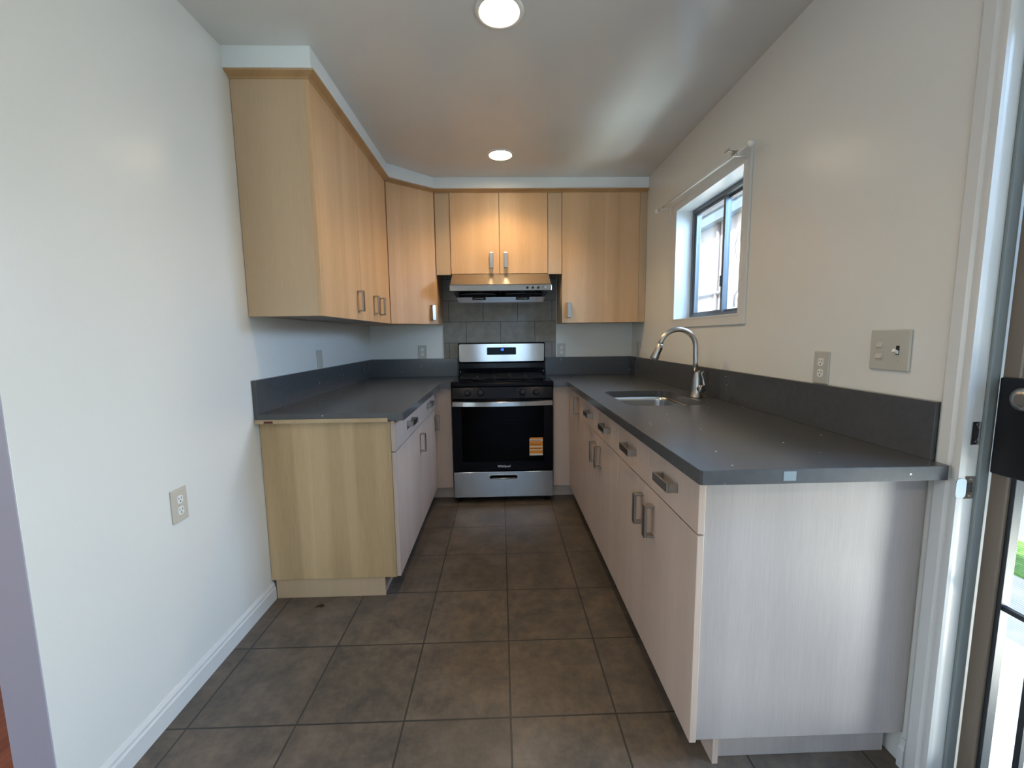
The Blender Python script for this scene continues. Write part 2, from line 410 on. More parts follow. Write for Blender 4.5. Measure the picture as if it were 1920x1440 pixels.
# cabinet over the hood with fillers either side
HB = 1.735
t = thing('wall_cabinet', (0, 3.48, HB), 'short double door maple cabinet above the range hood', 'cabinet')
obj('carcass', MB().box(-.372, .376, UYF + D + .001, YB - .010, HB + .004, UT), M['carcass'], t)
d = slab('door', t, -.370, .0008, UYF, UYF + D, HB, UT - .003, M['maple']); handle(d, (-.060, UYF, 1.832), (0, 0, 1), (0, -1, 0))
d = slab('door', t, .0052, .374, UYF, UYF + D, HB, UT - .003, M['maple']); handle(d, (.050, UYF, 1.832), (0, 0, 1), (0, -1, 0))
for x0, x1 in ((UXC + .002, -.3735), (.3775, .484)):
    slab('filler_panel', t, x0, x1, UYF + .008, UYF + .026, HB - .006, UT, M['maple_side'], .001)
t = thing('wall_cabinet', (.8, 3.48, UB), 'single door maple wall cabinet right of the range hood', 'cabinet')
obj('carcass', MB().box(.487, 1.115, UYF + D + .001, YB - .010, UB + .002, UT), M['maple_side'], t)
d = slab('door', t, .487, 1.086, UYF, UYF + D, UB, UT - .003, M['maple']); handle(d, (.540, UYF, 1.450), (0, 0, 1), (0, -1, 0))
slab('filler_strip', t, 1.088, XR - .001, UYF + .004, UYF + D, UB, UT, M['maple_side'])

# crown strip (swept profile along the cabinet tops)
def sweep(path, prof):
    """path: list of (x,y), prof: list of (outward offset, z); outward = right hand side of travel"""
    m = MB(); rings = []
    P = [Vector((x, y)) for x, y in path]
    for i, p in enumerate(P):
        d0 = (P[i] - P[i-1]).normalized() if i else (P[1] - P[0]).normalized()
        d1 = (P[i+1] - P[i]).normalized() if i < len(P) - 1 else d0
        n0, n1 = Vector((d0.y, -d0.x)), Vector((d1.y, -d1.x)); b = (n0 + n1).normalized(); k = 1/max(.3, b.dot(n0))
        rings.append([m.bm.verts.new((p.x + b.x*k*o_, p.y + b.y*k*o_, z)) for o_, z in prof])
    n = len(prof)
    for a, b in zip(rings, rings[1:]):
        for k in range(n): m.bm.faces.new((a[k], a[(k+1) % n], b[(k+1) % n], b[k]))
    m.bm.faces.new(rings[0]); m.bm.faces.new(list(reversed(rings[-1])))
    return m
o = obj('crown_molding', sweep([(XL + .002, UYN + .001), (UX - .001, UYN + .001), (UX - .001, UYC), (UXC, UYF + .001), (XR - .002, UYF + .001)],
        [(0, UT - .010), (.004, UT - .010), (.010, UT - .004), (.024, UT + .001), (.036, UT + .006), (.038, UT + .0115), (-.010, UT + .0115), (-.010, UT + .001), (0, UT + .001)]), M['crown'])
tag(o, 'darker honey wood crown strip running over the upper cabinets', 'molding')

# ------------------------------------------------------------------ base cabinets
LX, RX = -.498, .515             # door faces
YLN, YRN = 1.891, .992           # open ends of the two counters
DB, DS0, DS1, DTOP = .104, .7165, .7215, .868
def base_unit(side, y0, y1, cols, label, mat=M['maple_low'], drawers=True, pair=None):
    s = side; fx = LX if s < 0 else RX
    wall = XL + .002 if s < 0 else XR - .002
    t = thing('base_cabinet', ((wall + fx)/2, (y0 + y1)/2, 0), label, 'cabinet')
    inner = fx + s*(D + .001)
    x0, x1 = sorted((wall, inner))
    if s > 0 and any(y0 < 2.2 < y1 for _ in [0]):       # the sink hangs in this unit: open topped carcass
        m = MB().box(x0, x1, y0 + .001, y1 - .001, .10, .66); m.box(x0, x0 + .018, y0 + .001, y1 - .001, .66, .872)
    else: m = MB().box(x0, x1, y0 + .001, y1 - .001, .10, .872)
    obj('carcass', m, M['raw'], t)
    kx = fx + s*.085
    a, b = sorted((kx, kx + s*.016))
    slab('toe_kick', t, a, b, y0 + .001, y1 - .001, 0, .099, mat, 0)
    for (a, b, kind, hy) in cols:
        f0, f1 = sorted((fx, fx + s*D))
        if kind in ('dd', 'drawer'):
            d = slab('drawer', t, f0, f1, a + .0012, b - .0012, DS1, DTOP, mat)
            handle(d, (fx, (a + b)/2, .800), (0, 1, 0), (-s, 0, 0), L=.118)
        if kind in ('dd', 'door'):
            d = slab('door', t, f0, f1, a + .0012, b - .0012, DB, DS0, mat)
            handle(d, (fx, hy, .615), (0, 0, 1), (-s, 0, 0))
        if kind == 'tall':
            d = slab('door', t, f0, f1, a + .0012, b - .0012, DB, DTOP, mat)
            handle(d, (fx, hy, .785), (0, 0, 1), (-s, 0, 0))
        if kind == 'blank':
            slab('filler_strip', t, f0, f1, a + .0012, b - .0012, DB, DTOP, mat)
    return t
# left run
t = base_unit(-1, 1.945, 2.555, [(1.925, 2.555, 'dd', 2.515)], 'left base cabinet nearest its free end, with yellowish striped end panel')
slab('side_panel', t, XL + .002, LX - D - .001, 1.925, 1.943, .100, .866, M['maple_panel'], .001)
slab('toe_panel', t, XL + .016, LX - .080, 1.936, 1.944, 0, .099, M['maple_side'], .001)
slab('top_strip', t, XL + .004, LX - D - .001, YLN - .005, YLN - .0005, .871, .889, M['raw'], .001)
slab('stain', t, XL + .045, XL + .085, YLN - .0058, YLN - .005, .873, .883, M['stain'], 0)
base_unit(-1, 2.557, 3.115, [(2.557, 3.115, 'dd', 3.075)], 'left base cabinet next to the inner corner by the range')
# right run
t = base_unit(1, 1.076, 1.800, [(1.045, 1.422, 'dd', 1.365), (1.422, 1.800, 'dd', 1.475)], 'right base cabinet at the open end, with pale end panel')
slab('side_panel', t, RX + D, XR - .002, 1.058, 1.075, .100, .8755, M['maple_pale'], .001)
slab('toe_panel', t, RX + .092, XR - .016, 1.098, 1.104, 0, .099, M['maple_pale'], .001)
base_unit(1, 1.802, 2.560, [(1.802, 2.180, 'dd', 2.125), (2.180, 2.560, 'dd', 2.235)], 'right base cabinet holding the sink')
base_unit(1, 2.562, 3.115, [(2.562, 2.800, 'tall', 2.742), (2.800, 3.115, 'blank', 0)], 'right base cabinet beside the inner corner, with one full height door')
# back corner fillers each side of the range
BF = 3.120
for x0, x1, lb in ((XL + .002, -.376, 'narrow base corner cabinet left of the range'), (.392, XR - .002, 'narrow base corner cabinet right of the range')):
    t = thing('base_cabinet', ((x0 + x1)/2, 3.4, 0), lb, 'cabinet')
    obj('carcass', MB().box(x0, x1, BF + D + .001, YB - .002, .10, .872), M['raw'], t)
    f0, f1 = (LX - .015, x1) if x0 < 0 else (x0, RX + .015)
    slab('face_panel', t, f0, f1, BF, BF + D, .10, .872, M['maple_low'])
    slab('toe_kick', t, f0 - (.07 if x0 < 0 else 0), f1 + (.07 if x0 > 0 else 0), BF + .066, BF + .080, 0, .099, M['maple_low'], 0)

# ------------------------------------------------------------------ countertops
LC, RC, CYB = -.445, .490, 3.066
BS = 1.068
t = thing('countertop', (-.8, 2.6, CB), 'dark grey speckled quartz counter on the left, L shaped up to the range', 'countertop')
obj('slab', MB().prism([(XL + .001, YLN), (LC - .006, YLN), (LC, YLN + .006), (LC, CYB), (-.372, CYB), (-.372, YB - .001), (XL + .001, YB - .001)], CB, CT), M['quartz'], t, .0015)
obj('backsplash', MB().box(XL + .001, XL + .021, YLN, YB - .001, CT, BS), M['quartz'], t, .001)
obj('backsplash', MB().box(XL + .021, -.372, YB - .029, YB - .010, CT, BS), M['quartz'], t, .001)
t = thing('countertop', (.8, 2.2, CB), 'long dark grey speckled quartz counter on the right with the sink cut into it', 'countertop')
SK = rrect(.612, .995, 1.955, 2.495, .065)
obj('slab', MB().prism([(RC + .006, YRN), (1.123, YRN), (1.127, YRN + .006), (1.127, 1.040), (XR - .001, 1.040), (XR - .001, YB - .001), (.388, YB - .001), (.388, CYB), (RC, CYB), (RC, YRN + .006)], CB, CT, 'Z', holes=[SK]), M['quartz'], t, .0015)
obj('backsplash', MB().box(XR - .021, XR - .001, 1.040, YB - .001, CT, BS), M['quartz'], t, .001)
obj('backsplash', MB().box(.388, XR - .021, YB - .029, YB - .010, CT, BS), M['quartz'], t, .001)
obj('edge_patch', MB().box(.700, .732, YRN - .0006, YRN, .884, .908), M['edge_patch'], t)  # small paler rectangle on the counter's front edge

# sink
t = thing('kitchen_sink', (.8, 2.23, .70), 'stainless steel undermount sink in the right counter', 'sink')
m = MB(); rings = []
for (ins, z) in ((-.016, CB - .001), (.004, CB - .001), (.006, CB - .02), (.012, .74), (.022, .712), (.045, .700), (.12, .696)):
    r = max(.02, .065 - ins*.3)
    rings.append([m.bm.verts.new((x, y, z)) for x, y in rrect(.612 + ins, .995 - ins, 1.955 + ins, 2.495 - ins, r)])
for a, b in zip(rings, rings[1:]):
    for k in range(len(a)):
        f = m.bm.faces.new((a[k], a[(k+1) % len(a)], b[(k+1) % len(a)], b[k])); f.smooth = True
m.bm.faces.new(rings[-1])
obj('basin', m, M['steel_sink'], t)
obj('drain', MB().tube([(.80, 2.23, .6965), (.80, 2.23, .6985), (.80, 2.23, .699)], [.045, .044, .03], 24), M['chrome'], t)
# faucet
FX, FY = 1.044, 2.194
t = thing('faucet', (FX, FY, CT), 'brushed nickel gooseneck pull down faucet behind the sink', 'faucet')
obj('base', MB().tube([(FX, FY, CT), (FX, FY, CT + .006), (FX, FY, CT + .008), (FX, FY, CT + .05), (FX, FY, CT + .085), (FX, FY, CT + .135), (FX, FY, CT + .142)],
    [.031, .031, .028, .0275, .025, .0155, .0145], 28), M['faucet'], t)
R = .096
pts = [(FX - .008, FY, CT + .14), (FX - .010, FY, 1.10), (FX - .012, FY, 1.178)]
cx, cz = FX - .012 - R, 1.180
for k in range(1, 19):
    a = math.radians(k*170/18); pts.append((cx + R*math.cos(a), FY, cz + R*math.sin(a)))
obj('spout', MB().tube(pts, .0128, 20), M['faucet'], t)
e = Vector(pts[-1]); dr = (e - Vector(pts[-2])).normalized()
dr = (dr + Vector((-.16, 0, 0))).normalized()
sh = obj('spray_head', MB().tube([e - dr*.004, e, e + dr*.03, e + dr*.075, e + dr*.082], [.0135, .0150, .0170, .0215, .0200], 24), M['faucet'], t)
sd = Vector((.55, -.83, 0)).normalized()
b0 = e + dr*.036 + sd*.0165
obj('button', MB().obox(b0, dr*.019, dr.cross(sd)*.006, sd*.0035), M['blackp'], sh, .0015)
hk = Vector((.35, -.9, .0)).normalized()
hb = Vector((FX, FY, CT + .050))
kn = obj('handle', MB().tube([hb + hk*.012, hb + hk*.042, hb + hk*.046], [.020, .0205, .018], 24), M['faucet'], t)
l0 = hb + hk*.034
obj('lever', MB().tube([l0, l0 + Vector((.012, 0, .022)), l0 + Vector((.006, 0, .055)), l0 + Vector((-.004, 0, .082)), l0 + Vector((.006, -.004, .092))],
    [.009, .0075, .0055, .005, .0045], 14), M['faucet'], kn)

# ------------------------------------------------------------------ gas range
RXC = .0085
x0, x1 = RXC - .3785, RXC + .3785
t = thing('gas_range', (RXC, 3.35, 0), 'stainless and black freestanding gas range between the counters', 'range')
rng = t
bx0, bx1 = x0 + .005, x1 - .005
obj('body', MB().box(bx0, bx1, 3.10, 3.125, .05, .90).box(bx0, bx0 + .02, 3.125, YB - .035, .05, .90).box(bx1 - .02, bx1, 3.125, YB - .035, .05, .90)
    .box(bx0, bx1, YB - .05, YB - .035, .05, .90).box(bx0 + .02, bx1 - .02, 3.125, YB - .05, .05, .08), M['black'], t)
# cooktop with rounded front lip
prof = [(3.084, .880), (3.078, .888), (3.078, .905), (3.082, .914), (3.092, .920), (3.11, .922), (3.13, .918), (3.56, .918), (3.56, .905), (3.12, .90), (3.12, .880)]
ct = obj('cooktop', MB().prism([(y, z) for y, z in prof], x0, x1, 'X'), M['black'], t, .003)
for gx in (x0 + .19, RXC, x1 - .19):
    w = .125 if gx != RXC else .05
    m = MB(); h0, h1 = .934, .946
    for sx in (-1, 1):
        m.box(gx + sx*w - .006, gx + sx*w + .006, 3.135, 3.53, h0, h1)
        for yy in (3.145, 3.52): m.box(gx + sx*w - .006, gx + sx*w + .006, yy - .008, yy + .008, .918, h0)
    for yy in (3.141, 3.24, 3.335, 3.43, 3.524): m.box(gx - w, gx + w, yy - .005, yy + .005, h0, h1)
    m.box(gx - .005, gx + .005, 3.14, 3.52, h0, h1)
    obj('grate', m, M['iron'], t, .0015)
for gx in (x0 + .19, x1 - .19):
    for gy in (3.235, 3.43):
        obj('burner', MB().tube([(gx, gy, .918), (gx, gy, .926), (gx, gy, .927), (gx, gy, .932)], [.045, .043, .034, .032], 22), M['iron'], t)
# front control strip with knobs
obj('control_strip', MB().prism([(3.100, .879), (3.086, .879), (3.066, .795), (3.100, .790)], bx0, bx1, 'X'), M['black'], t, .002)
for kx in (RXC - .255, RXC - .160, RXC + .150, RXC + .250):
    c = Vector((kx, 3.076, .838)); dn = Vector((0, -.97, .22)).normalized()
    k = obj('knob', MB().tube([c, c + dn*.008, c + dn*.010, c + dn*.026, c + dn*.029], [.024, .024, .020, .0185, .016], 22), M['blackp'], t)
    obj('grip', MB().obox(c + dn*.032, (.0045, 0, 0), dn.cross(Vector((1, 0, 0)))*.017, dn*.006), M['blackp'], k, .0015)
# oven door
dz0, dz1 = .247, .788
wx0, wx1, wz0, wz1 = -.292, .309, .325, .735
dr_ = obj('oven_door', MB().prism(rect(bx0 + .001, bx1 - .001, dz0, dz1), 3.056, 3.098, 'Y', holes=[rect(wx0, wx1, wz0, wz1)]), M['black'], t, .002)
obj('oven_window', MB().box(wx0 - .004, wx1 + .004, 3.0535, 3.0558, wz0 - .004, wz1 + .004), M['oven_glass'], dr_)
m = MB().prism(rect(wx0 - .02, wx1 + .02, wz0 - .02, wz1 + .02), 3.126, 3.5, 'Y', holes=[rect(wx0, wx1, wz0, wz1)]); m.box(wx0, wx1, 3.48, 3.5, wz0, wz1)
cav = obj('oven_cavity', MB().box(wx0 - .01, wx1 + .01, 3.0985, 3.0998, wz0 - .01, wz1 + .01), M['oven_in'], t)
m = MB()
for zz in (.655, .625, .60):
    m.tube([(wx0 + .02, 3.088, zz), (wx1 - .02, 3.088, zz)], .0016, 8)
obj('oven_rack', m, M['rack'], t)
# bowed towel bar handle
m = MB(); n = 18; rg = []
for k in range(n + 1):
    u = k/n; x = x0 + .012 + (x1 - x0 - .024)*u; y = 3.030 - .014*math.sin(PI*u)
    zc = .763 - .003*math.sin(PI*u)
    rg.append([m.bm.verts.new((x, y + dy, zc + dz)) for dy, dz in ((0, -.019), (-.006, -.015), (-.006, .015), (0, .019), (.008, .017), (.008, -.017))])
for a, b in zip(rg, rg[1:]):
    for k in range(6): m.bm.faces.new((a[k], a[(k+1) % 6], b[(k+1) % 6], b[k]))
m.bm.faces.new(rg[0]); m.bm.faces.new(rg[-1])
for xx in (x0 + .03, x1 - .03): m.box(xx - .012, xx + .012, 3.034, 3.056, .750, .776)
obj('handle', m, M['steel'], dr_)
text('logo', 'Whirlpool', .023, (RXC + .005, 3.0555, .283), dr_, M['logo'], bold=.0006)
# energy sticker
stk = obj('sticker', MB().prism([(.205, .363), (.305, .363), (.305, .500), (.215, .500), (.205, .490)], 3.0527, 3.0533, 'Y'), M['orange'], dr_)
for za, zb in ((.473, .488), (.425, .434), (.402, .408), (.363, .378)):
    obj('stripe', MB().box(.205, .305, 3.0522, 3.0527, za, zb), M['white'], stk)
for z in (.478, .445, .416):
    obj('printed_line', MB().box(.212, .292, 3.0519, 3.0522, z, z + .003), M['stain'], stk)
# storage drawer
dw = obj('storage_drawer', MB().prism(rect(bx0 + .001, bx1 - .001, .045, .241), 3.056, 3.098, 'Y', holes=[rrect(RXC - .105, RXC + .105, .184, .214, .014, 4)]), M['steel'], t, .0025)
obj('pull_rim', MB().prism(rrect(RXC - .113, RXC + .113, .176, .222, .018, 5), 3.0545, 3.0565, 'Y', holes=[rrect(RXC - .1045, RXC + .1045, .1845, .2135, .0135, 4)]), M['chrome'], dw, .0008)
obj('pull_recess', MB().prism(rrect(RXC - .104, RXC + .104, .185, .213, .013, 4), 3.080, 3.084, 'Y'), M['black'], dw)
obj('handle', MB().tube([(RXC - .095, 3.058, .190), (RXC, 3.050, .190), (RXC + .095, 3.058, .190)], .006, 10), M['steel'], dw)
obj('side_trim', MB().box(bx0 - .001, bx0 + .006, 3.06, 3.10, .04, .244), M['black'], t)
for fx in (bx0 + .04, bx1 - .045):
    obj('foot', MB().tube([(fx, 3.11, 0), (fx, 3.11, .006), (fx, 3.11, .007), (fx, 3.11, .052)], [.019, .019, .012, .012], 16), M['iron'], t)
# backguard
gy = 3.560
bgx0, bgx1 = RXC - .367, RXC + .367
bg = obj('backguard', MB().prism([(3.545, .919), (3.545, .945), (3.572, .985), (3.572, 1.03), (gy, 1.036), (gy, 1.192), (gy + .008, 1.198), (YB - .036, 1.198), (YB - .036, .919)], bgx0, bgx1, 'X'), M['black'], t, .004)
fp = obj('control_panel', MB().prism(rrect(bgx0 + .007, bgx1 - .007, 1.040, 1.190, .012, 4), gy - .004, gy, 'Y'), M['steel'], bg, .0012)
obj('display', MB().prism(rrect(RXC - .124, RXC + .122, 1.098, 1.160, .005, 3), gy - .0052, gy - .004, 'Y'), M['display'], fp)
text('clock_digits', '45', .026, (RXC + .006, gy - .0056, 1.140), fp, M['digit'], bold=.0008)
for xx in (bgx0 + .016, bgx1 - .016):
    obj('screw', MB().ball((xx, 3.548, .958), .006), M['chrome'], bg)

# ------------------------------------------------------------------ range hood
hx0, hx1 = RXC - .375, RXC + .375
HF = 3.145
t = thing('range_hood', (RXC, 3.4, 1.5), 'stainless under cabinet range hood above the range', 'range hood')
obj('visor', MB().prism([(YB - .010, 1.728), (UYF - .02, 1.728), (HF, 1.634), (HF, 1.630), (YB - .010, 1.630)], hx0 + .004, hx1 - .004, 'X'), M['nickel'], t, .002)
fr = obj('front_band', MB().prism([(HF + .004, 1.584), (HF - .001, 1.588), (HF - .001, 1.628), (HF + .004, 1.6298), (YB - .010, 1.6298), (YB - .010, 1.584)], hx0, hx1, 'X'), M['chrome'], t, .001)
for kx in (.205, .245, .285):
    obj('button', MB().tube([(kx, HF - .001, 1.607), (kx, HF - .008, 1.607), (kx, HF - .010, 1.607)], [.0095, .009, .007], 18), M['blackp'], fr)
obj('badge', MB().tube([(.338, HF - .001, 1.610), (.338, HF - .002, 1.610)], [.009, .009], 18), M['nickel'], fr)
# tapered underside tray
m = MB()
def rg_(ins, y, z): return [m.bm.verts.new(p) for p in ((hx0 + ins, y, z), (hx1 - ins, y, z), (hx1 - ins, YB - .012, z), (hx0 + ins, YB - .012, z))]
va, vm, vb = rg_(.022, HF + .02, 1.5838), rg_(.040, 3.222, 1.547), rg_(.054, 3.232, 1.508)
for a, b in ((va, vm), (vm, vb)):
    for k in range(4): m.bm.faces.new((a[k], a[(k+1) % 4], b[(k+1) % 4], b[k]))
m.bm.faces.new(va); m.bm.faces.new(vb)
tr = obj('tray', m, M['chrome'], t, .001)
sl = Vector((0, 3.222 - HF - .02, 1.547 - 1.5838)).normalized(); nn = Vector((0, sl.z, -sl.y)).normalized()
c0 = Vector((RXC, (HF + .02 + 3.222)/2, (1.5838 + 1.547)/2))
for sx in (-1, 1):
    c = c0 + Vector((sx*.17, 0, 0)) + sl*.004
    pts2 = []
    for k in range(28):
        a = 2*PI*k/28; p = c + Vector((1, 0, 0))*.135*math.cos(a) + sl*.013*math.sin(a); pts2.append(p)
    m = MB(); f0 = [m.bm.verts.new(p + nn*.0035) for p in pts2]; f1 = [m.bm.verts.new(p - nn*.002) for p in pts2]
    m.bm.faces.new(f0); m.bm.faces.new(f1)
    for k in range(28): m.bm.faces.new((f0[k], f0[(k+1) % 28], f1[(k+1) % 28], f1[k]))
    obj('fan_opening', m, M['blackp'], tr)
    c = Vector((RXC + sx*.165, 3.220, 1.537))
    oc = obj('oil_cup', MB().obox(c, (.052, 0, 0), (0, .008, 0), (0, 0, .010)), M['blackp'], tr, .005)
    obj('rim', MB().tube([c + Vector((-.032, -.0085, -.003)), c + Vector((0, -.009, .001)), c + Vector((.032, -.0085, -.003))], .002, 8), M['chrome'], oc)

# ------------------------------------------------------------------ plates on the walls
def duplex(t, c, a, u, n, mat):
    """a = horizontal dir, u = up, n = out of the wall; c = centre on the wall"""
    c, a, u, n = map(Vector, (c, a, u, n))
    obj('cover_plate', MB().obox(c + n*.003, a*.035, n*.003, u*.0572), mat, t, .0025)
    for k in (-1, 1):
        q = c + u*k*.0195 + n*.006
        m = MB(); ring = []
        for i in range(20):
            an = 2*PI*i/20; px = max(-.0125, min(.0125, .0165*math.cos(an))); pz = .0145*math.sin(an); ring.append((px, pz))
        f0 = [m.bm.verts.new(q + a*px + u*pz) for px, pz in ring]; f1 = [m.bm.verts.new(q + a*px + u*pz + n*.002) for px, pz in ring]
        m.bm.faces.new(f0); m.bm.faces.new(f1)
        for i in range(20): m.bm.faces.new((f0[i], f0[(i+1) % 20], f1[(i+1) % 20], f1[i]))
        s = obj('socket', m, M['wplastic'], t)
        m = MB()
        m.obox(q + a*.006 + u*.004 + n*.002, a*.001, u*.004, n*.0004); m.obox(q - a*.006 + u*.004 + n*.002, a*.001, u*.0033, n*.0004)
        m.obox(q - u*.0065 + n*.002, a*.0022, u*.0022, n*.0004)
        obj('slots', m, M['slot'], s)
    obj('screw', MB().tube([c + n*.006, c + n*.0072], [.003, .003], 10), mat, t)
def outlet(c, a, n, label, mat=M['almond']):
    t = thing('wall_outlet', c, label, 'outlet'); duplex(t, c, a, (0, 0, 1), n, mat)
outlet((XL, 1.418, .688), (0, 1, 0), (1, 0, 0), 'almond duplex outlet low on the bare left wall')
outlet((-.674, YB, 1.127), (1, 0, 0), (0, -1, 0), 'beige duplex outlet on the back wall under the corner cabinet, left of the range', M['wplate'])
outlet((.530, YB, 1.129), (1, 0, 0), (0, -1, 0), 'beige duplex outlet on the back wall just right of the range tiles', M['wplate'])
outlet((XR, 1.459, 1.127), (0, -1, 0), (-1, 0, 0), 'pale duplex outlet on the right wall above the counter beside the switch plate', M['wplate'])
outlet((XR, 3.47, 1.135), (0, -1, 0), (-1, 0, 0), 'pale outlet on the right wall in the far corner behind the faucet', M['wplate'])
t = thing('wall_plate', (XL, 2.615, 1.127), 'blank pale wall plate above the left counter backsplash', 'wall plate')
obj('cover_plate', MB().box(XL, XL + .006, 2.575, 2.650, 1.072, 1.182), M['wplate'], t, .0025)
obj('screw', MB().tube([(XL + .006, 2.6125, 1.160), (XL + .0072, 2.6125, 1.160)], .003, 10), M['wplate'], t)
t = thing('light_switch', (XR, 1.2, 1.197), 'two gang pale switch plate with a stacked switch and a toggle by the door', 'switch')
obj('cover_plate', MB().box(XR - .007, XR, 1.137, 1.264, 1.137, 1.257), M['wplate'], t, .004)
m = MB().box(XR - .0085, XR - .007, 1.217, 1.243, 1.165, 1.231)
yk = obj('stacked_switch', m, M['wplate'], t, .001)
for zz in (1.178, 1.212): obj('rocker', MB().prism([(XR - .0085, zz - .008), (XR - .013, zz - .006), (XR - .0085, zz + .008)], 1.220, 1.240, 'Y'), M['wplate'], yk)
obj('slot', MB().box(XR - .0078, XR - .007, 1.168, 1.178, 1.184, 1.210), M['slot'], t)
obj('toggle', MB().obox((XR - .0125, 1.173, 1.1935), (.008, 0, -.004), (0, .0038, 0), (.0016, 0, .0042)), M['wplastic'], t, .001)
for zz in (1.166, 1.228): obj('screw', MB().tube([(XR - .007, 1.173, zz), (XR - .0084, 1.173, zz)], .003, 10), M['almond'], t)

# ------------------------------------------------------------------ window over the sink
t = sthing('window_1', (XR, 2.38, 1.34), 'white cased sliding window over the sink', 'window')
cw = .055
def ring(o0, o1, x0_, x1_, mat, nm, bev=.002, par=t):
    a = rect(WY0 - o1, WY1 + o1, WZ0 - o1, WZ1 + o1); h = rect(WY0 - o0, WY1 + o0, WZ0 - o0, WZ1 + o0)
    return obj(nm, MB().prism(a, x0_, x1_, 'X', holes=[h]), mat, par, bev)
ring(.0, .048, XR - .011, XR, M['trim'], 'casing', .003)
ring(-.006, .004, XR - .013, XR + .1, M['trim'], 'reveal', .001)
ring(-.030, -.006, XR + .092, XR + .135, M['alu'], 'outer_frame', .001)
yc = 2.365
def sash(y0, y1, x, w=.022):
    s = obj('sash', MB().prism(rect(y0, y1, WZ0 + .03, WZ1 - .03), x, x + .018, 'X', holes=[rect(y0 + w, y1 - w, WZ0 + .03 + w*.7, WZ1 - .03 - w*.7)]), M['alu'], t, .001)
    obj('pane', MB().box(x + .007, x + .010, y0 + w - .003, y1 - w + .003, WZ0 + .04, WZ1 - .04), M['glass'], s)
    return s
s1 = sash(WY0 + .03, yc + .022, XR + .120); s2 = sash(yc - .012, WY1 - .03, XR + .099)
obj('latch', MB().box(XR + .090, XR + .099, yc - .006, yc + .006, 1.515, 1.575), M['blackp'], s2, .001)

# curtain rod
t = thing('curtain_rod', (1.09, 2.43, 2.08), 'slim white curtain rod with ball ends above the window', 'curtain rod')
RA, RB = Vector((1.090, 2.965, 2.092)), Vector((1.090, 1.878, 2.062))
obj('rod', MB().tube([RA, RA.lerp(RB, .5), RB], .0065, 12), M['wmetal'], t)
for P_, r in ((RA, .017), (RB, .017)):
    obj('finial', MB().ball(P_, r, n=16), M['wmetal'], t)
for yy, k in ((2.875, 1), (1.985, 2)):
    zr = RA.z + (RB.z - RA.z)*(RA.y - yy)/(RA.y - RB.y)
    m = MB().box(XR - .004, XR, yy - .009, yy + .009, zr - .10, zr + .012)
    m.box(XR - .062, XR - .004, yy - .006, yy + .006, zr - .012, zr - .008); m.box(XR - .064, XR - .060, yy - .006, yy + .006, zr - .012, zr + .003)
    b = obj('bracket', m, M['wmetal'], t, .001)
    obj('screw', MB().tube([(XR - .004, yy, zr - .085), (XR - .0065, yy, zr - .085)], .004, 10), M['nickel'], b)
zr = 2.068
obj('bracket_arm', MB().box(1.045, 1.12, 1.985, 1.992, zr + .008, zr + .012).box(1.045, 1.049, 1.97, 2.01, zr + .004, zr + .016).box(1.075, 1.095, 1.975, 2.005, zr - .010, zr + .008), M['nickel'], t, .001)

# ------------------------------------------------------------------ exterior door opening
t = sthing('door_1', (XR, DY1, 0), 'white painted casing and jamb of the exterior doorway', 'door')
cas = [(XR, 1.038), (XR - .010, 1.038), (XR - .014, 1.031), (XR - .015, 1.004), (XR - .011, .996), (XR - .011, .988), (XR - .016, .984), (XR - .016, .974), (XR - .008, .973), (XR, .973)]
obj('casing', MB().prism(cas, 0, 2.10, 'Z'), M['trim'], t)
obj('casing', MB().prism([(x, -y + DY0 + DY1) for x, y in cas], 0, 2.10, 'Z'), M['trim'], t)
obj('casing', MB().prism([(x, z + .0 + (DZ - DY1)) for x, z in cas], DY0 + .02, DY1 - .02, 'X') if False else MB().box(XR - .015, XR, DY0 + .022, DY1 - .022, 2.04, 2.10), M['trim'], t, .002)
JY = .978
jm = MB().box(XR, XR + T, JY, DY1, 0, 2.05); obj('jamb', jm, M['trim'], t, .0015)
obj('jamb', MB().box(XR, XR + T, DY0, DY0 + .014, 0, 2.05), M['trim'], t, .0015)
obj('jamb', MB().box(XR, XR + T, DY0 + .014, JY, 2.036, 2.05), M['trim'], t)
M['stopm'] = simple('weatherstrip_grey', (.22, .25, .25), .5)
obj('stop', MB().box(XR + .031, XR + .056, JY - .009, JY, 0, 2.03), M['stopm'], t, .002)
obj('stop', MB().box(XR + .031, XR + .056, DY0 + .014, DY0 + .023, 0, 2.03), M['stopm'], t, .002)
def strike(zc, x0_, x1_, h, lip):
    s = obj('strike_plate', MB().box(x0_, x1_, JY - .0015, JY, zc - h, zc + h), M['chrome'], t, .001)
    obj('hole', MB().box(x0_ + .008, x1_ - .005, JY - .002, JY - .0015, zc - h*.42, zc + h*.42), M['slot'], s)
    for k in (-1, 1): obj('screw', MB().tube([((x0_ + x1_)/2 + .003, JY - .0015, zc + k*h*.74), ((x0_ + x1_)/2 + .003, JY - .0025, zc + k*h*.74)], .003, 10), M['nickel'], s)
    if lip: obj('lip', MB().prism(rrect(XR - .022, x0_ + .002, zc - h*.85, zc + h*.85, .009, 4), JY - .0065, JY - .005, 'Y'), M['chrome'], s)
strike(1.000, XR + .008, XR + .030, .029, False)
strike(.862, XR + .002, XR + .030, .029, True)
obj('threshold', MB().box(XR, XR + T, DY0 + .014, JY, .0, .012), M['tube'], t)

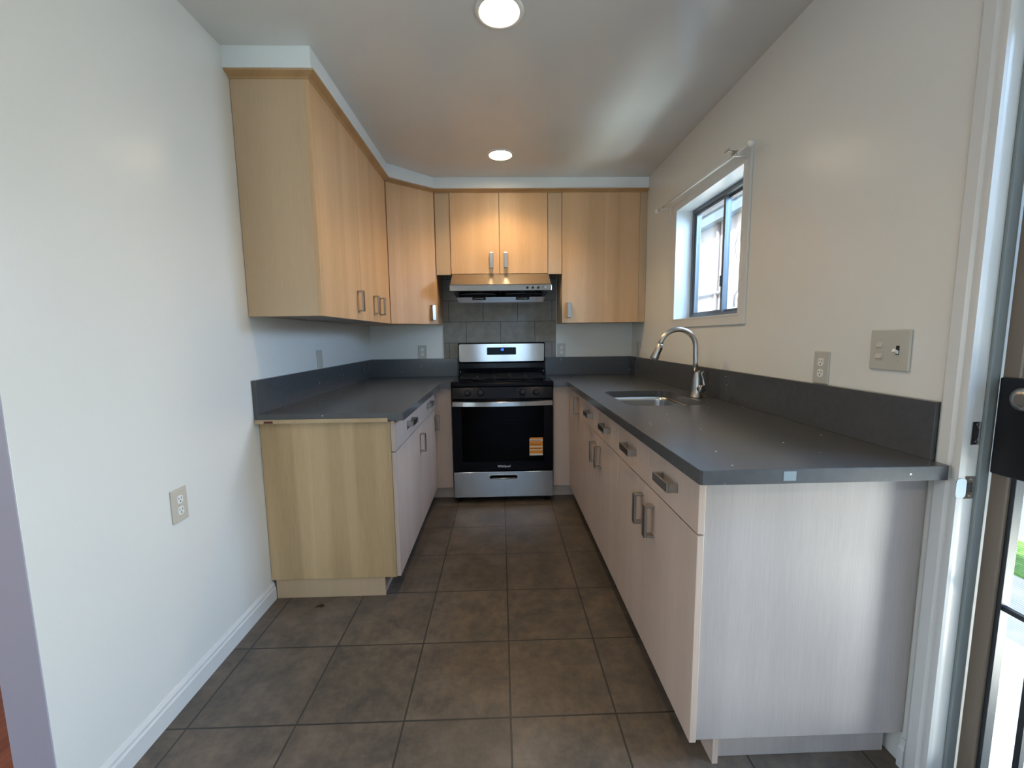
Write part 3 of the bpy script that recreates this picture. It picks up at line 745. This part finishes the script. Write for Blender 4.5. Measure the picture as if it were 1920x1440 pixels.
# screen door leaf just outside
t = thing('screen_door', (1.26, .53, .012), 'taupe framed security screen door with dark bars and mesh', 'door')
SXa, SXb = 1.203, 1.238
Y0_, Y1_ = DY0 + .026, .968
obj('frame', MB().prism(rect(Y0_, Y1_, .014, 2.03), SXa, SXb, 'X', holes=[rect(Y0_ + .036, Y1_ - .036, .10, 1.96)]), M['bronze'], t, .003)
obj('inner_frame', MB().prism(rect(Y0_ + .036, Y1_ - .036, .10, 1.96), SXa + .008, SXb - .004, 'X', holes=[rect(Y0_ + .046, Y1_ - .046, .112, 1.948)]), M['tube'], t, .001)
obj('mesh_panel', MB().box(1.230, 1.2305, Y0_ + .046, Y1_ - .046, .112, 1.948), M['mesh'], t)
for zz in (.575, 1.30): obj('bar', MB().box(1.216, 1.228, Y0_ + .04, Y1_ - .04, zz - .006, zz + .006), M['tube'], t)
for yy in (.25, .45, .65, .860): obj('bar', MB().box(1.216, 1.228, yy - .006, yy + .006, .105, .57 if yy > .8 else 1.955), M['tube'], t)
lb = obj('lock_box', MB().prism(rect(.82, .962, .905, 1.140), 1.190, 1.2025, 'X'), M['blackp'], t, .004)
obj('knob', MB().tube([(1.190, .880, 1.098), (1.172, .880, 1.098), (1.168, .880, 1.098), (1.148, .880, 1.098), (1.140, .880, 1.098)], [.014, .012, .024, .026, .012], 24), M['nickel'], lb)

# ------------------------------------------------------------------ ceiling downlights
def downlight(x, y, label, pw):
    t = thing('downlight', (x, y, ZC), label, 'ceiling light', 'recessed ceiling downlights')
    r0, r1 = .072, .092
    m = MB(); rs = []
    for r, z in ((r1, ZC - .0005), (r1 - .003, ZC - .005), (r0 + .004, ZC - .007), (r0, ZC - .003), (r0, ZC - .0005)):
        rs.append([m.bm.verts.new((x + r*math.cos(2*PI*k/40), y + r*math.sin(2*PI*k/40), z)) for k in range(40)])
    for a, b in zip(rs, rs[1:]):
        for k in range(40):
            f = m.bm.faces.new((a[k], a[(k+1) % 40], b[(k+1) % 40], b[k])); f.smooth = True
    obj('trim_ring', m, M['wmetal'], t)
    obj('lens', MB().tube([(x, y, ZC - .0005), (x, y, ZC - .003)], [r0 - .001, r0 - .001], 40), M['lamp'], t)
    li = bpy.data.lights.new('downlight_lamp', 'SPOT'); li.energy = pw; li.color = (1., .70, .38); li.spot_size = math.radians(135); li.spot_blend = .6; li.shadow_soft_size = .06
    lo = bpy.data.objects.new('lamp', li); C.objects.link(lo); lo.parent = t; lo.location = (0, 0, -.03)
downlight(.014, 1.682, 'round recessed warm ceiling light nearest the camera', 16)
downlight(.018, 2.905, 'round recessed warm ceiling light nearer the range hood', 29)

# dry leaf on the floor
m = MB(); vs = [m.bm.verts.new(p) for p in ((-.885, 1.852, .002), (-.868, 1.862, .006), (-.850, 1.858, .003), (-.845, 1.868, .002), (-.862, 1.878, .005), (-.880, 1.868, .004))]
m.bm.faces.new(vs); o = obj('dry_leaf', m, M['leaf'], loc=(-.865, 1.865, 0)); tag(o, 'tiny curled brown leaf on the floor tiles by the left cabinet', 'leaf')
o.modifiers.new('solid', 'SOLIDIFY').thickness = .001

# ------------------------------------------------------------------ outdoors
o = obj('ground', MB().box(XR + T, 14, -12, 16, -.12, -.06), M['concrete']); tag(o, 'pale concrete yard outside the door', 'ground', kind='structure')
o = obj('ground_rear', MB().box(-14, XR + T, -14, -3.7, -.12, -.06), M['concrete']); tag(o, 'pale concrete ground behind the camera window', 'ground', kind='structure')
o = obj('lawn_patch', MB().box(2.75, 3.2, -.6, 2.6, -.06, -.045), M['grass']); tag(o, 'strip of green lawn beyond the concrete', 'lawn', kind='stuff')
t = thing('neighbour_house', (4, 4, -.06), 'pale stucco house wall with eave seen through the window', 'building')
obj('wall', MB().box(3.3, 3.5, 2.8, 13, -.06, 2.95), M['stucco'], t)
obj('eave', MB().box(3.17, 3.5, 2.7, 13.1, 2.90, 3.05), M['fascia'], t)
obj('roof', MB().prism([(3.15, 3.052), (5.4, 3.052), (5.4, 3.12), (3.13, 3.09)], 2.6, 13.2, 'Y'), M['roof'], t)
for (pts, r) in (([(3.28, 6.1, 1.86), (3.28, 7.6, 1.88)], .03), ([(3.28, 6.38, 0), (3.28, 6.38, 2.9)], .03),
                 ([(3.26, 5.80, 2.7), (3.24, 5.86, 2.45), (3.26, 5.78, 2.0), (3.24, 5.72, 1.85), (3.26, 5.84, 1.78), (3.26, 5.84, 1.60)], .018)):
    obj('pipe', MB().tube(pts, r, 10), M['pipe'], t)
obj('meter_box', MB().box(3.22, 3.30, 5.55, 5.95, 1.35, 1.62), M['fascia'], t, .01)
t = thing('garden_fence', (4.6, .5, -.06), 'shaded blue grey boundary fence beyond the screen door', 'fence')
obj('panel', MB().box(3.3, 3.36, -6, 2.7, -.06, 1.6), M['fascia'], t)

# ------------------------------------------------------------------ light
w = bpy.data.worlds.new('World'); bpy.context.scene.world = w; w.use_nodes = True
nt = w.node_tree; bgN = nt.nodes['Background']
sky = nt.nodes.new('ShaderNodeTexSky'); sky.sky_type = 'NISHITA'; sky.sun_disc = False
sky.sun_elevation = math.radians(48); sky.sun_rotation = math.radians(-70); sky.air_density = 1.; sky.dust_density = 2.5
nt.links.new(sky.outputs[0], bgN.inputs[0]); bgN.inputs[1].default_value = .8
sun = bpy.data.lights.new('sun', 'SUN'); sun.energy = 22; sun.angle = .01; sun.color = (1, .96, .9)
so = bpy.data.objects.new('sun', sun); C.objects.link(so)
d = Vector((.62, .18, -.95)); so.rotation_euler = d.to_track_quat('-Z', 'Y').to_euler(); so.location = (-5, 0, 8)
def area(name, loc, aim, sx, sy, e, col):
    li = bpy.data.lights.new(name, 'AREA'); li.shape = 'RECTANGLE'; li.size = sx; li.size_y = sy; li.energy = e; li.color = col
    lo = bpy.data.objects.new(name, li); C.objects.link(lo); lo.location = loc
    lo.rotation_euler = (Vector(aim) - Vector(loc)).to_track_quat('-Z', 'Z').to_euler()
    return lo
area('door_skylight', (2.5, .35, 2.75), (-1.1, 1.0, .25), 1.5, 1.2, 200, (.36, .62, 1.))
area('door_ground_bounce', (1.95, .55, .02), (-1.1, 1.1, 1.9), 1.0, 1.1, 115, (.96, 1., .92))
area('rear_window_daylight', (.1, -3.75, 1.2), (.1, 0, 1.1), 1.25, 1.6, 19, (.42, .70, 1.))
area('rear_left_fill', (-2.07, -3.78, 1.3), (.2, 1.2, 1.2), 1.55, 1.7, 10, (.80, .93, 1.))  # added fill for camera-facing surfaces, kept out of the range's reflection
area('rear_left_up_fill', (-2.07, -4.6, .0), (-1.4, -.8, 2.4), 2.0, 1.1, 120, (.88, 1., .96))  # added lamp outside the extra window, lifting the ceiling
area('side_window_daylight', (-4.45, .3, 1.3), (0, .3, 1.1), 1.7, 1.5, 40, (.70, .84, 1.))
area('sink_window_daylight', (1.75, 2.45, 2.1), (-.9, 2.45, .7), .8, .8, 72, (.50, .70, 1.))
area('yard_bounce', (2.20, 2.15, .0), (.72, 2.0, 2.438), .26, 1.4, 60, (.86, 1., .96))
def fill_downlight(x, y, e):  # unseen lamps added behind the camera as warm fill
    t = thing('downlight', (x, y, ZC), 'added warm fill light in the ceiling behind the camera', 'ceiling light', 'added fill lights of the room behind')
    obj('lens', MB().tube([(x, y, ZC - .0005), (x, y, ZC - .003)], [.07, .07], 32), M['lamp'], t)
    li = bpy.data.lights.new('fill_lamp', 'SPOT'); li.energy = e; li.color = (1., .90, .78); li.spot_size = math.radians(150); li.spot_blend = .5; li.shadow_soft_size = .07
    lo = bpy.data.objects.new('lamp', li); C.objects.link(lo); lo.parent = t; lo.location = (0, 0, -.03)
for x, y in ((-.6, -1.0), (.6, -1.0), (-2.6, -.6)): fill_downlight(x, y, 18)

# ------------------------------------------------------------------ camera
F, PITCH, YAW, ROLL, H = 785.25, .1129, .0262, -.0123, 1.25
cy, sy, cp, sp, cr, sr = math.cos(YAW), math.sin(YAW), math.cos(PITCH), math.sin(PITCH), math.cos(ROLL), math.sin(ROLL)
Rt = Vector((cy, -sy, 0)); Fw = Vector((sy*cp, cy*cp, -sp)); Up = Vector((sy*sp, cy*sp, cp))
R2 = Rt*cr + Up*sr; U2 = -Rt*sr + Up*cr
cam = bpy.data.cameras.new('camera'); co = bpy.data.objects.new('camera', cam); C.objects.link(co)
mtx = Matrix(((R2.x, U2.x, -Fw.x, 0), (R2.y, U2.y, -Fw.y, 0), (R2.z, U2.z, -Fw.z, H), (0, 0, 0, 1)))
co.matrix_world = mtx
cam.sensor_width = 36; cam.lens = F/1920*36; cam.clip_start = .02; cam.clip_end = 200
bpy.context.scene.camera = co
vs_ = bpy.context.scene.view_settings; vs_.view_transform = 'Standard'; vs_.exposure = -.22; vs_.gamma = 1.
